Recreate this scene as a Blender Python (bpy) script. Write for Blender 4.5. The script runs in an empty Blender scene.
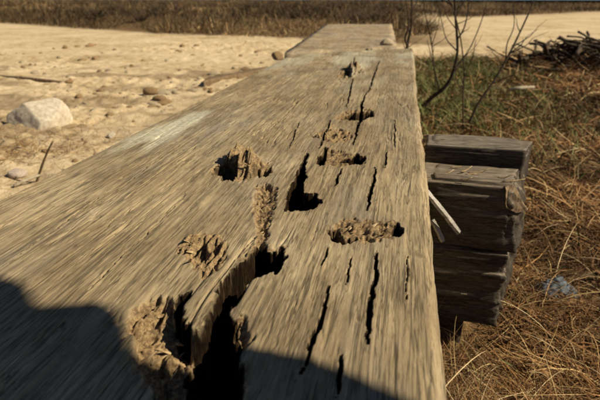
import bpy, bmesh, math, random
import numpy as np
from mathutils import Vector, noise as mnoise

random.seed(11); RNG = np.random.default_rng(11)
scene = bpy.context.scene
col = scene.collection
R = math.radians

# ------------------------------------------------------------------ camera
ZT = 0.42                       # top of the big timber above the right-hand ground
CAM_Z = ZT + 0.30
YAW = R(10.95); PITCH = math.atan(203/520)
cam_d = bpy.data.cameras.new('camera'); cam = bpy.data.objects.new('camera', cam_d); col.objects.link(cam)
cam.location = (0, 0, CAM_Z); cam.rotation_euler = (math.pi/2 - PITCH, 0, YAW)
cam_d.sensor_width = 36; cam_d.lens = 520/600*36; cam_d.clip_start = 0.01; cam_d.clip_end = 3000
cam_d.dof.use_dof = True; cam_d.dof.focus_distance = 0.75; cam_d.dof.aperture_fstop = 9.0
scene.camera = cam

# ------------------------------------------------------------------ sky, sun, exposure
SUN_EL = R(39); SUN_AZ = R(1.0)          # azimuth measured from +X towards +Y
world = bpy.data.worlds.new('World'); scene.world = world; world.use_nodes = True
wn = world.node_tree
sky = wn.nodes.new('ShaderNodeTexSky'); sky.sky_type = 'NISHITA'; sky.sun_disc = False
sky.sun_elevation = SUN_EL; sky.sun_rotation = math.pi/2 - SUN_AZ; sky.air_density = .55; sky.dust_density = .2
bg = wn.nodes['Background']; bg.inputs['Strength'].default_value = 0.05
wn.links.new(sky.outputs[0], bg.inputs['Color'])
sd = bpy.data.lights.new('sun', 'SUN'); sd.energy = 5.0; sd.angle = R(0.53); sd.color = (1.0, 0.89, 0.69)
so = bpy.data.objects.new('sun', sd); col.objects.link(so)
sdir = Vector((math.cos(SUN_EL)*math.cos(SUN_AZ), math.cos(SUN_EL)*math.sin(SUN_AZ), math.sin(SUN_EL)))
so.rotation_euler = sdir.to_track_quat('Z', 'Y').to_euler(); so.location = (5, 0, 6)
scene.view_settings.view_transform = 'Standard'; scene.view_settings.look = 'None'
scene.view_settings.exposure = 0.3; scene.view_settings.gamma = 1.0
scene.view_settings.use_curve_mapping = False
scene.cycles.filter_width = 1.7

# ------------------------------------------------------------------ pixel (of the 600x400 photograph) to place
CP, SP, CY, SY = math.cos(PITCH), math.sin(PITCH), math.cos(YAW), math.sin(YAW)
def ray(u, v):
    a = (u-300)/520; b = (v-200)/520
    F = CP - b*SP; D = SP + b*CP
    return Vector((a*CY - F*SY, a*SY + F*CY, -D))
def on_z(u, v, z=ZT):
    r = ray(u, v); t = (CAM_Z - z)/(-r.z)
    return Vector((r.x*t, r.y*t, z))
def on_y(u, v, y):
    r = ray(u, v); t = y/r.y
    return Vector((r.x*t, y, CAM_Z + r.z*t))

# ------------------------------------------------------------------ numpy noise
def _hash(ix, iy, s):
    h = (ix.astype(np.int64)*374761393 + iy.astype(np.int64)*668265263 + s*1274126177) & 0xffffffff
    h = ((h ^ (h >> 13))*1274126177) & 0xffffffff
    return ((h ^ (h >> 16)) & 0xffff)/65535.0
def vnoise(x, y, s=0):
    x = np.asarray(x, float); y = np.asarray(y, float)
    ix = np.floor(x); iy = np.floor(y); fx = x-ix; fy = y-iy
    fx = fx*fx*fx*(fx*(fx*6-15)+10); fy = fy*fy*fy*(fy*(fy*6-15)+10)
    a = _hash(ix, iy, s); b = _hash(ix+1, iy, s); c = _hash(ix, iy+1, s); d = _hash(ix+1, iy+1, s)
    return ((a+(b-a)*fx)*(1-fy) + (c+(d-c)*fx)*fy)*2-1
def fbm(x, y, o=4, s=0, g=0.5):
    r = 0; a = 1; t = 0
    for k in range(o):
        r = r + a*vnoise(x*2**k+17.3*k, y*2**k-9.1*k, s+k*7); t += a; a *= g
    return r/t
def worley(x, y, s=0):
    ix = np.floor(x); iy = np.floor(y); best = np.full(np.shape(x), 9.0); second = best.copy()
    for dx in (-1, 0, 1):
        for dy in (-1, 0, 1):
            cx = ix+dx; cy = iy+dy
            d = np.hypot(cx+_hash(cx, cy, s)-x, cy+_hash(cx, cy, s+5)-y)
            second = np.where(d < best, best, np.minimum(second, d)); best = np.minimum(best, d)
    return best, second
def sstep(a, b, x):
    t = np.clip((x-a)/(b-a), 0, 1); return t*t*(3-2*t)
def polysd(X, Y, pts):
    """signed distance to a closed polygon, negative inside"""
    n = len(pts); d = np.full(X.shape, 1e9); ins = np.zeros(X.shape, bool)
    for i in range(n):
        ax, ay = pts[i]; bx, by = pts[(i+1) % n]
        ex, ey = bx-ax, by-ay
        t = np.clip(((X-ax)*ex+(Y-ay)*ey)/(ex*ex+ey*ey+1e-12), 0, 1)
        d = np.minimum(d, np.hypot(X-ax-t*ex, Y-ay-t*ey))
        c = (ay > Y) != (by > Y)
        xi = ax + (Y-ay)/(by-ay if abs(by-ay) > 1e-12 else 1e-12)*ex
        ins ^= c & (X < xi)
    return np.where(ins, -d, d)
def linesd(X, Y, pts):
    d = np.full(X.shape, 1e9); T = np.zeros(X.shape); n = len(pts)-1
    for i in range(n):
        ax, ay = pts[i]; bx, by = pts[i+1]; ex, ey = bx-ax, by-ay
        t = np.clip(((X-ax)*ex+(Y-ay)*ey)/(ex*ex+ey*ey+1e-12), 0, 1)
        dd = np.hypot(X-ax-t*ex, Y-ay-t*ey); m = dd < d
        d = np.where(m, dd, d); T = np.where(m, (i+t)/n, T)
    return d, T

# ------------------------------------------------------------------ mesh helpers
def tag(o, label=None, cat=None, group=None, kind=None):
    if label: o['label'] = label
    if cat: o['category'] = cat
    if group: o['group'] = group
    if kind: o['kind'] = kind
    return o
def link_mesh(name, me, m=None, parent=None):
    o = bpy.data.objects.new(name, me); col.objects.link(o)
    if m and not me.materials: me.materials.append(m)
    if parent: o.parent = parent
    return o
def mesh_np(name, V, F, smooth=True):
    """V (n,3), F list of arrays of (k, 3|4)"""
    me = bpy.data.meshes.new(name)
    Fs = F if isinstance(F, list) else [F]
    me.vertices.add(len(V)); me.vertices.foreach_set('co', np.ascontiguousarray(V, np.float32).ravel())
    loops = np.concatenate([f.ravel() for f in Fs]).astype(np.int32)
    tot = np.concatenate([np.full(len(f), f.shape[1]) for f in Fs]).astype(np.int32)
    me.loops.add(len(loops)); me.loops.foreach_set('vertex_index', loops)
    me.polygons.add(len(tot)); st = np.concatenate([[0], np.cumsum(tot)[:-1]]).astype(np.int32)
    me.polygons.foreach_set('loop_start', st); me.polygons.foreach_set('loop_total', tot)
    me.polygons.foreach_set('use_smooth', np.full(len(tot), smooth))
    me.update(calc_edges=True); me.validate()
    return me
def grid_faces(nr, nc, off=0):
    i = np.arange(nr-1)[:, None]*nc + np.arange(nc-1)[None, :] + off
    return np.stack([i, i+1, i+1+nc, i+nc], -1).reshape(-1, 4)
def fattr(me, name, vals):
    a = me.attributes.new(name, 'FLOAT', 'POINT'); a.data.foreach_set('value', np.ascontiguousarray(vals, np.float32).ravel())
def cattr(me, name, vals):
    a = me.attributes.new(name, 'FLOAT_COLOR', 'POINT')
    v = np.ones((len(vals), 4), np.float32); v[:, :3] = vals; a.data.foreach_set('color', v.ravel())
def bm_mesh(name, bm, smooth=False):
    me = bpy.data.meshes.new(name); bm.to_mesh(me); bm.free()
    me.polygons.foreach_set('use_smooth', np.full(len(me.polygons), smooth)); me.update(); return me
def tube_np(pts, rad, n=7, seed=0, rough=0.0):
    """closed tapered tube along a polyline"""
    P = [Vector(p) for p in pts]; V = []; rng = random.Random(seed)
    prev = None
    for i, p in enumerate(P):
        d = (P[min(i+1, len(P)-1)] - P[max(i-1, 0)]).normalized()
        a = d.orthogonal().normalized() if prev is None else (prev - d*prev.dot(d)).normalized()
        prev = a; b = d.cross(a)
        for k in range(n):
            t = 2*math.pi*k/n; r = rad[i]*(1+rough*rng.uniform(-1, 1))
            V.append(p + a*(math.cos(t)*r) + b*(math.sin(t)*r))
    m = len(P); V.append(P[0]); V.append(P[-1])
    Q = []; T = []
    for i in range(m-1):
        for k in range(n):
            k2 = (k+1) % n; Q.append((i*n+k, i*n+k2, (i+1)*n+k2, (i+1)*n+k))
    for k in range(n):
        k2 = (k+1) % n; T.append((m*n, k2, k)); T.append((m*n+1, (m-1)*n+k, (m-1)*n+k2))
    return np.array([v[:] for v in V]), np.array(Q), np.array(T)
def curve_pts(ctrl, n=4):
    """Catmull-Rom through control points (points may carry a radius as 4th value)"""
    C = np.array(ctrl, float); C = np.vstack([2*C[0]-C[1], C, 2*C[-1]-C[-2]]); out = []
    for i in range(1, len(C)-2):
        for k in range(n):
            t = k/n; a, b, c, d = C[i-1], C[i], C[i+1], C[i+2]
            out.append(.5*(2*b+(c-a)*t+(2*a-5*b+4*c-d)*t*t+(-a+3*b-3*c+d)*t**3))
    out.append(C[-2]); return np.array(out)
def tube_obj(name, ctrl, m, parent=None, n=7, seed=0, rough=.08, sub=4):
    c = curve_pts(ctrl, sub); V, Q, T = tube_np(c[:, :3], np.abs(c[:, 3]), n, seed, rough)
    return link_mesh(name, mesh_np(name, V, [Q, T]), m, parent)

# ------------------------------------------------------------------ materials
class NT:
    def __init__(s, name, rough=0.85, spec=0.25):
        s.m = bpy.data.materials.new(name); s.m.use_nodes = True; s.t = s.m.node_tree
        s.b = s.t.nodes['Principled BSDF']; s.b.inputs['Roughness'].default_value = rough
        s.b.inputs['Specular IOR Level'].default_value = spec
    def n(s, kind, **kw):
        o = s.t.nodes.new(kind)
        for k, v in kw.items():
            if k in o.inputs.keys(): 
                if hasattr(v, 'is_output'): s.t.links.new(v, o.inputs[k])
                else: o.inputs[k].default_value = v
            else: setattr(o, k, v)
        return o
    def l(s, a, b): s.t.links.new(a, b)
    def coord(s, scale=(1, 1, 1), kind='Object', rot=(0, 0, 0)):
        c = s.n('ShaderNodeTexCoord'); mp = s.n('ShaderNodeMapping'); s.l(c.outputs[kind], mp.inputs['Vector'])
        mp.inputs['Scale'].default_value = scale; mp.inputs['Rotation'].default_value = rot; return mp.outputs[0]
    def noise(s, vec, scale, detail=4, rough=.55, dist=0.0):
        o = s.n('ShaderNodeTexNoise'); s.l(vec, o.inputs['Vector']); o.inputs['Scale'].default_value = scale
        o.inputs['Detail'].default_value = detail; o.inputs['Roughness'].default_value = rough
        o.inputs['Distortion'].default_value = dist; return o.outputs['Fac']
    def ramp(s, fac, stops):
        o = s.n('ShaderNodeValToRGB'); s.l(fac, o.inputs[0]); e = o.color_ramp.elements
        while len(e) < len(stops): e.new(.5)
        for i, (p, c) in enumerate(stops):
            e[i].position = p; e[i].color = (*c, 1) if not isinstance(c, (int, float)) else (c, c, c, 1)
        return o.outputs[0]
    def mix(s, fac, a, b, mode='MIX'):
        o = s.n('ShaderNodeMix', data_type='RGBA', blend_type=mode)
        for i, v in ((0, fac), (6, a), (7, b)):
            if hasattr(v, 'is_output'): s.l(v, o.inputs[i])
            elif isinstance(v, (int, float)): o.inputs[i].default_value = v if i == 0 else (v, v, v, 1)
            else: o.inputs[i].default_value = (*v, 1)
        return o.outputs[2]
    def math(s, op, a, b=0.0):
        o = s.n('ShaderNodeMath', operation=op)
        for i, v in enumerate((a, b)):
            if hasattr(v, 'is_output'): s.l(v, o.inputs[i])
            else: o.inputs[i].default_value = v
        return o.outputs[0]
    def attr(s, name, out='Fac'):
        o = s.n('ShaderNodeAttribute'); o.attribute_name = name; return o.outputs[out]
    def bump(s, h, strength=.5, dist=.002, prev=None):
        o = s.n('ShaderNodeBump'); s.l(h, o.inputs['Height']); o.inputs['Strength'].default_value = strength
        o.inputs['Distance'].default_value = dist
        if prev: s.l(prev, o.inputs['Normal'])
        return o.outputs[0]
    def done(s, color=None, normal=None):
        if color is not None:
            if hasattr(color, 'is_output'): s.l(color, s.b.inputs['Base Color'])
            else: s.b.inputs['Base Color'].default_value = (*color, 1)
        if normal: s.l(normal, s.b.inputs['Normal'])
        return s.m

def wood_mat(name, dark, mid, light, axis='y', rot=False, lichen=0.0, side_shade=False):
    """weathered timber; the grain runs along the axis"""
    t = NT(name, .88, .2)
    k = {'y': (1, .085, 1), 'x': (.085, 1, 1)}[axis]; k2 = {'y': (1, .2, 1), 'x': (.2, 1, 1)}[axis]; k3 = {'y': (1, .16, 1), 'x': (.16, 1, 1)}[axis]
    g = t.coord(k); g2 = t.coord(k2); g3 = t.coord(k3); iso = t.coord()
    fine = t.noise(g3, 420, 6, .75, .5); med = t.noise(g, 135, 6, .7, .7); wide = t.noise(g2, 15, 5, .65, .4)
    blot = t.noise(iso, 7, 4, .6)
    f = t.math('ADD', t.math('MULTIPLY', fine, .36), t.math('ADD', t.math('MULTIPLY', med, .34), t.math('MULTIPLY', wide, .30)))
    c = t.ramp(f, [(.36, dark), (.47, mid), (.575, light), (.68, tuple(min(1, x*1.12) for x in light))])
    c = t.mix(t.ramp(blot, [(.40, 0), (.66, 1)]), c, t.mix(1, c, (.74, .72, .72), 'MULTIPLY'))
    st = t.noise(t.coord({'y': (1, .45, 1), 'x': (.45, 1, 1)}[axis]), 5.5, 6, .7)
    c = t.mix(t.ramp(st, [(.40, .6), (.58, 0)]), c, t.mix(1, c, (.66, .62, .58), 'MULTIPLY'))
    # silvery weathering streaks
    c = t.mix(t.math('MULTIPLY', t.ramp(t.noise(g2, 9, 4, .6), [(.5, 0), (.72, 1)]), .45), c, tuple(.9*x for x in (mid[0]*.80, mid[0]*.76, mid[0]*.66)))
    # dark pores and tannin lines
    pores = t.ramp(t.noise(g3, 150, 5, .6, 1.0), [(.33, 1), (.42, 0)])
    c = t.mix(t.math('MULTIPLY', pores, .5), c, tuple(.35*x for x in dark))
    kl = {'y': (1, .035, 1), 'x': (.035, 1, 1)}[axis]; gl = t.coord(kl)
    for sc_, wd in ((60, .020), (210, .050)):
        ln_ = t.math('ABSOLUTE', t.math('SUBTRACT', t.noise(gl, sc_, 3, .6, .25), .5))
        hair = t.math('MULTIPLY', t.ramp(ln_, [(0, 1), (wd, 0)]), t.ramp(t.noise(g2, 22+sc_*.1, 3), [(.38, 0), (.54, .85)]))
        c = t.mix(hair, c, tuple(.32*x for x in dark))
    if rot:   # broken, rotted wood, then painted shade inside the cavities
        r = t.attr('rot'); rn = t.noise(iso, 190, 5, .75)
        rc = t.ramp(rn, [(.35, (.032, .019, .010)), (.46, (.155, .094, .043)), (.57, (.31, .21, .10)), (.72, (.47, .345, .18))])
        c = t.mix(t.math('MULTIPLY', r, .85), c, rc)
        ch = t.attr('cavity_shade')  # shade of holes and cracks put into the colour as near-black
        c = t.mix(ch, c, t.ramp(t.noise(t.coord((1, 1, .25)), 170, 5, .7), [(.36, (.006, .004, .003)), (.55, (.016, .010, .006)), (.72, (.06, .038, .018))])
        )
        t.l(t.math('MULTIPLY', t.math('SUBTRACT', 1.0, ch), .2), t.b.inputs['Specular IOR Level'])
    if lichen:
        lc = t.attr('lichen')
        c = t.mix(t.math('MULTIPLY', lc, lichen), c, t.ramp(t.noise(iso, 90, 5, .7), [(.35, (.34, .33, .22)), (.62, (.66, .63, .48))]))
    if side_shade:  # shade on faces not turned upward, put into the colour
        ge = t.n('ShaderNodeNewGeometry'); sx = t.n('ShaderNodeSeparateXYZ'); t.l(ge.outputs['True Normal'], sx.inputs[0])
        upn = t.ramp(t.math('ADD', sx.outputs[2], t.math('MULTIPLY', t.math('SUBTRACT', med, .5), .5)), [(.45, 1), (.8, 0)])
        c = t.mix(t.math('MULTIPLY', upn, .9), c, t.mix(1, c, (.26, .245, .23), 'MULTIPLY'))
    h = t.math('ADD', t.math('MULTIPLY', fine, .6), t.math('MULTIPLY', med, .5))
    nrm = t.bump(h, .45, .0022)
    nrm = t.bump(t.noise(iso, 700, 3), .25, .0008, nrm)
    return t.done(c, nrm)

M = {}
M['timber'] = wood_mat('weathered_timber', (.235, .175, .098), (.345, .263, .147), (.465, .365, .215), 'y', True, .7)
M['timber_far'] = wood_mat('far_timber', (.24, .18, .10), (.42, .315, .185), (.56, .44, .27), 'y')
M['cross'] = wood_mat('cross_timber', (.09, .072, .052), (.21, .17, .12), (.37, .305, .22), 'x', side_shade=True)
M['cross_dark'] = wood_mat('gap_black_timber', (.016, .012, .009), (.055, .040, .027), (.20, .145, .085), 'x')  # near-black wood for the block added in the gap
M['lath'] = wood_mat('pale_lath', (.26, .23, .19), (.44, .40, .34), (.60, .56, .49), 'x')

def attr_mat(name, rough=.8, spec=.2, trans=0.0):
    t = NT(name, rough, spec); c = t.attr('tint', 'Color')
    v = t.noise(t.coord(), 35, 3)
    c = t.mix(1, c, t.ramp(v, [(.3, .72), (.7, 1.1)]), 'MULTIPLY')
    return t.done(c)
M['tint'] = attr_mat('dry_stalks')

def bark_mat(name, a, b, sc=60):
    t = NT(name, .85, .2); n1 = t.noise(t.coord((1, 1, .3)), sc, 5, .65)
    return t.done(t.ramp(n1, [(.35, a), (.65, b)]), t.bump(n1, .7, .004))
M['bark_dark'] = bark_mat('dark_bark', (.018, .013, .009), (.07, .048, .03))
M['bark'] = bark_mat('sapling_bark', (.030, .020, .012), (.10, .068, .04))
M['stick'] = bark_mat('stick_bark', (.10, .065, .035), (.26, .18, .10), 90)
M['palestick'] = bark_mat('bleached_stick', (.26, .21, .14), (.44, .37, .26), 90)

def stone_mat(name, a, b, c3):
    t = NT(name, .85, .25); v = t.coord(kind='Object'); n1 = t.noise(v, 9, 6, .65); n2 = t.noise(v, 55, 5, .7)
    col_ = t.ramp(n1, [(.32, a), (.5, b), (.66, c3)])
    col_ = t.mix(t.ramp(n2, [(.30, .8), (.40, 0)]), col_, tuple(.7*x for x in a))
    return t.done(col_, t.bump(n2, .6, .006, t.bump(n1, .4, .02)))
M['boulder'] = stone_mat('boulder_stone', (.48, .39, .27), (.62, .525, .385), (.76, .68, .54))
M['stone'] = stone_mat('pebble_stone', (.32, .24, .14), (.47, .37, .23), (.62, .52, .36))
M['clod'] = stone_mat('earth_clod', (.17, .10, .045), (.30, .19, .09), (.42, .29, .15))
M['pinkstone'] = stone_mat('pink_stone', (.40, .29, .21), (.58, .46, .37), (.70, .60, .50))

# ------------------------------------------------------------------ the ground
def bank_edge(x, y): return y+.43*x-7.6+.35*vnoise(x*.45, 0*y+3, 5)+.15*fbm(x*1.3, y*1.3, 3, 91)
def ground_z(x, y):
    x = np.asarray(x, float); y = np.asarray(y, float)
    side = sstep(-.75, -.1, x)*(1-sstep(4.2, 7.0, y))          # right hand ground lies lower near the timbers
    z = .10*(1-side)
    z = z + .10*sstep(.9, 3.0, x)*(1-sstep(5, 9, y))*sstep(-1, 2, y)            # rises to the right
    left = 1-sstep(-.9, -.3, x)
    bank = sstep(-.1, 2.2, bank_edge(x, y))*(1-sstep(-1.2, 1.6, x+.8*vnoise(y*.2, x*.2, 8)))
    z = z + bank*.20
    near = 1-sstep(8, 14, np.hypot(x, y))
    z = z + near*(.030*fbm(x*3, y*3, 3, 21)*(.25+side)+.012*side*fbm(x*14, y*14, 2, 23) + .012*fbm(x*9, y*9, 3, 31))
    z = z + sstep(10, 30, y)*.10*fbm(x*.15, y*.15, 3, 41)
    # ruts across the sand
    for k, (y0, a, w) in enumerate(((3.9, .030, .14), (3.2, .022, .10), (5.2, .035, .2), (2.55, .018, .08))):
        yy = y - y0 - .25*vnoise(x*.5+k*9, 0*x+k, 61)-.10*x
        z = z - left*a*np.exp(-(yy/w)**2)*(.5+.5*vnoise(x*1.7, k+0*x, 71)) + left*a*.6*np.exp(-((yy-1.6*w)/w)**2)
    # crumbly sand lumps
    w1, w2 = worley(x*11, y*11, 3)
    z = z + left*near*.017*sstep(.05, .5, .55-w1)*sstep(-.1, .4, fbm(x*1.1, y*1.1, 3, 51)+.12)
    z = z - .05*np.exp(-(((x-.16)/.16)**2+((y-.93)/.14)**2))
    # sand heaped against the timber, with a trampled hollow beside it
    z = z - .05*np.exp(-(((x+.95)/.20)**2+((y-1.9)/.5)**2))
    return z
def gz(x, y): return float(ground_z(np.array([x]), np.array([y]))[0])

def graded(a, b, step0, ratio):
    out = [a]; s = step0
    while out[-1] < b: out.append(out[-1]+s); s *= ratio
    return np.array(out)
gx = np.concatenate([-graded(3.6, 400, .03, 1.12)[::-1], np.arange(-3.58, 3.4, .021), graded(3.42, 400, .03, 1.12)])
gy = [-3.0]
while gy[-1] < .35: gy.append(gy[-1]+.12)
while gy[-1] < 13: gy.append(gy[-1]+max(.007, .0065*gy[-1]))
s = .1
while gy[-1] < 900: gy.append(gy[-1]+s); s *= 1.09
gy = np.array(gy)
GX, GY = np.meshgrid(gx, gy); GZ = ground_z(GX, GY)
me = mesh_np('ground', np.stack([GX, GY, GZ], -1).reshape(-1, 3), grid_faces(len(gy), len(gx)))
wob = .5*fbm(GX*.5, GY*.5, 3, 91)+.18*fbm(GX*3, GY*3, 3, 95)
sand_l = 1-sstep(-.75, -.45, GX+.25*wob)
sand_l = np.maximum(sand_l, sstep(5.9, 6.6, GY+.5*wob-.12*GX))           # the track crosses behind the timber
sand_l *= 1-sstep(-.15, .25, bank_edge(GX, GY))*(1-sstep(-.2, 1.2, GX+.4*wob))
sand_l *= 1-sstep(15, 18, GY-1.2*GX+1.0*wob)*sstep(.2, 2, GX)
patch = sstep(-.02, .16, fbm(GX*2.2, GY*1.5, 4, 97)-.02)*np.exp(-((GX+.85)/.45)**2)*(GY < 3.6)
patch = np.maximum(patch, .8*sstep(.08, .25, fbm(GX*1.6, GY*3.4, 4, 99))*(GX < 0)*sstep(1.2, 2.2, GY)*(1-sstep(4.6, 6.0, GY)))
patch = np.maximum(patch, sstep(-.25, .15, fbm(GX*4, GY*4, 4, 98))*np.exp(-(((GX+1.35)/.42)**2+((GY-1.85)/.30)**2)))
fattr(me, 'sand', sand_l*(1-.65*patch))
t = NT('ground_soil', .95, .1); v = t.coord()
n1 = t.noise(v, 1.1, 5, .6); n2 = t.noise(v, 14, 6, .65); n3 = t.noise(v, 110, 5, .7)
sandc = t.ramp(t.math('ADD', t.math('MULTIPLY', n1, .45), t.math('MULTIPLY', n2, .55)), [(.37, (.36, .25, .125)), (.46, (.57, .43, .245)), (.58, (.72, .57, .36))])
sandc = t.mix(t.math('MULTIPLY', t.ramp(n3, [(.35, 1), (.5, 0)]), .35), sandc, (.27, .175, .08))
soilc = t.ramp(n2, [(.32, (.055, .032, .015)), (.5, (.13, .078, .035)), (.68, (.24, .155, .075))])
soilc = t.mix(t.ramp(n3, [(.42, 0), (.6, .6)]), soilc, (.22, .14, .06))
M['ground'] = t.done(t.mix(t.attr('sand'), soilc, sandc), t.bump(n3, .6, .008, t.bump(n2, .6, .035)))
g = link_mesh('ground', me, M['ground']); tag(g, kind='structure')

# far water beyond the field
t = NT('pond_water', .12, .5); wv = t.noise(t.coord((1, .3, 1)), 1.4, 3)
M['water'] = t.done((.05, .06, .065), t.bump(wv, .3, .05))
bm = bmesh.new()
vs = [bm.verts.new(p) for p in ((-300, 62, .40), (300, 74, .40), (300, 420, .40), (-300, 420, .40))]
bm.faces.new(vs); tag(link_mesh('water', bm_mesh('water', bm), M['water']), kind='structure')

# ------------------------------------------------------------------ the big weathered timber
def P2(*pts): return [tuple(on_z(u, v)[:2]) for u, v in pts]
XR = on_z(447, 400).x; XL = on_z(0, 195).x
YEND_R = on_z(413, 48).y; YEND_L = on_z(282, 55).y
print('timber x', XL, XR, 'end', YEND_L, YEND_R)

xs = np.linspace(XL, XR, 560)
ys = [-.55]
while ys[-1] < .20: ys.append(ys[-1]+.03)
while ys[-1] < YEND_R: ys.append(ys[-1]+max(.0017, .0034*ys[-1]))
ys = np.array(ys); ys = (ys+.55)/(ys[-1]+.55)*(YEND_R+.55)-.55
X, Y = np.meshgrid(xs, ys)
# the far end is cut a little askew, the long edges wander slightly
tt = (X-XL)/(XR-XL)
Y = np.where(Y > 1.2, 1.2+(Y-1.2)*((YEND_L+(YEND_R-YEND_L)*tt+.02*vnoise(tt*9, tt*0, 3))-1.2)/(YEND_R-1.2), Y)
edge_w = .006*fbm(Y*2.2, 0*Y+1, 4, 13)+.0025*fbm(Y*22, 0*Y+2, 3, 14)
edge_l = .012*fbm(Y*2.0, 0*Y+5, 4, 15)+.004*fbm(Y*18, 0*Y+6, 3, 16)
X = X + edge_w*sstep(.75, 1, tt) + edge_l*(1-sstep(0, .2, tt))

# grain frame: fibres wander a little round the bolt holes
gxw = X + .008*fbm(X*5, Y*1.6, 3, 81) + .003*fbm(X*14, Y*5, 2, 82)
Z = .0035*fbm(X*4, Y*1.6, 3, 1)
lfw = .45+.55*(1-sstep(-.22, -.08, X))
Z += .0015*lfw*fbm(gxw*38, Y*3.2, 4, 2)
Z += .0007*(.4+.6*lfw)*fbm(gxw*135, Y*7, 3, 3)
Z += .0004*vnoise(gxw*380, Y*11, 4)
lft = 1-sstep(-.30, -.12, X)
Z += lft*.0007*fbm(gxw*70, Y*8.0, 4, 33)
# fine drying checks along the grain
n = fbm(gxw*46, Y*2.2, 2, 5); msk = sstep(.05, .35, fbm(X*11, Y*5, 3, 6))
Z -= .0040*lfw*msk*(1-sstep(0, .045, np.abs(n)))
n = fbm(gxw*95, Y*6, 2, 7); msk = sstep(.05, .3, fbm(X*16+4, Y*8, 3, 8))
Z -= .0024*lfw*msk*(1-sstep(0, .07, np.abs(n)))
# rounded arrises
er = XR-X+edge_w; el = X-XL
Z -= .010*np.clip(1-er/.012, 0, 1)**2 + .018*np.clip(1-el/.022, 0, 1)**2
rot = np.zeros(X.shape); cavity_shade = np.zeros(X.shape)

# jagged sampling for everything broken
jx = X + .0045*fbm(X*70, Y*26, 3, 101) + .0022*vnoise(X*280, Y*60, 102)
jy = Y + .016*fbm(X*110, Y*30, 3, 103)

def crumb(scale=150, sy=70, s=0):
    u = X*scale+.8*vnoise(X*50, Y*25, s+9); v = Y*sy+.8*vnoise(X*45, Y*22, s+19)
    r1 = 1-2.2*np.abs(fbm(u*.5, v*.5, 2, s)); r2 = 1-2.0*np.abs(fbm(u*1.4+7, v*1.2, 2, s+3))
    lump = fbm(X*38, Y*26, 3, s+31)
    pit = sstep(.12, .5, vnoise(u*.9+3, v*.9, s+41))
    return .50*r1+.30*r2+.40*lump-.10-.85*pit

# --- rotten hollows: (polygon in photo pixels, depth, roughness, scale)
rots = [
 # C, the big broken slope beside the split
 (((136,303),(150,297),(166,297),(176,306),(184,318),(190,326),(206,334),(226,352),(216,374),(206,398),(196,430),(146,430),(148,396),(139,368),(128,345),(122,322)), .003, .0085, (170, 66)),
 # D, fibrous hollow
 (((175,247),(183,238),(197,234),(212,233),(224,240),(226,254),(221,268),(214,276),(204,279),(196,268),(186,262),(178,256)), .002, .0105, (210, 34)),
 # rotten column in the line of the split
 (((253,186),(265,182),(279,185),(276,205),(271,225),(266,248),(254,250),(256,225),(251,205)), .006, .0085, (80, 200)),
 # E, rot around a bolt
 (((209,171),(222,163),(236,158),(252,163),(270,165),(273,172),(262,176),(250,180),(236,180),(222,176)), .003, .008, (150, 40)),
 # F, rot around a bolt
 (((324,229),(334,221),(350,216),(372,217),(392,221),(403,229),(398,236),(380,241),(358,243),(338,240)), .003, .0075, (60, 210)),
 (((316,162),(322,150),(330,148),(350,152),(367,156),(366,163),(352,165),(335,166)), .003, .005, (60, 120)),
 (((311,137),(324,130),(340,129),(354,133),(350,141),(330,143)), .001, .007, (150, 60)),
 (((334,118),(345,110),(372,109),(374,116),(360,121),(344,121)), .005, .006, (150, 70)),
 (((336,77),(346,66),(362,66),(364,75),(352,78)), .002, .007, (130, 40)),
 (((229,322),(240,316),(252,330),(251,345),(240,345),(232,335)), .014, .006, (230, 120)),
]
for k, (poly, dep, rg, (sx, sy)) in enumerate(rots):
    p = P2(*poly); sdv = polysd(jx, jy, p)
    size = math.sqrt(max(abs(sum(p[i][0]*p[(i+1) % len(p)][1]-p[(i+1) % len(p)][0]*p[i][1] for i in range(len(p)))/2), 1e-6))
    m = sstep(.0015, -.012-.02*size, sdv)
    edge = sstep(.0012, -.0035, sdv)
    Z -= edge*(.0015+dep*m) - edge*rg*crumb(sx, sy, 200+k*13)*(.5+.5*m)*1.2
    rot = np.maximum(rot, edge)

# C slopes down to the split and towards the near end
pC = P2(*rots[0][0]); sdc = polysd(jx, jy, pC)
dl, _ = linesd(X, Y, P2((190,333),(187,352),(179,375),(171,398),(160,430)))
Z -= sstep(.001, -.006, sdc)*.034*(1-sstep(0, .10, dl))
# long fibres standing proud round the hollow rims
for (u, v, ru, rv, h_, sx) in ((240,167,26,8,.022,1), (236,160,12,8,.034,2), (250,166,9,6,.026,7), (354,69,6,3.5,.055,3), (330,134,16,4,.009,4), (205,238,18,5,.008,5), (362,227,26,6,.007,6)):
    c = on_z(u, v); e = on_z(u+ru, v); n_ = on_z(u, v-rv)
    rx = abs(e.x-c.x); ry = max(abs(n_.y-c.y), .004)
    gss = np.exp(-(((X-c.x)/rx)**2+((Y-c.y)/ry)**2)*1.4)
    sp = sstep(.25, .7, .5+.5*fbm(X*75+sx*9, Y*14, 3, 300+sx))
    Z += h_*gss*sp; rot = np.maximum(rot, .8*sstep(.12, .5, gss*sp))

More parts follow.
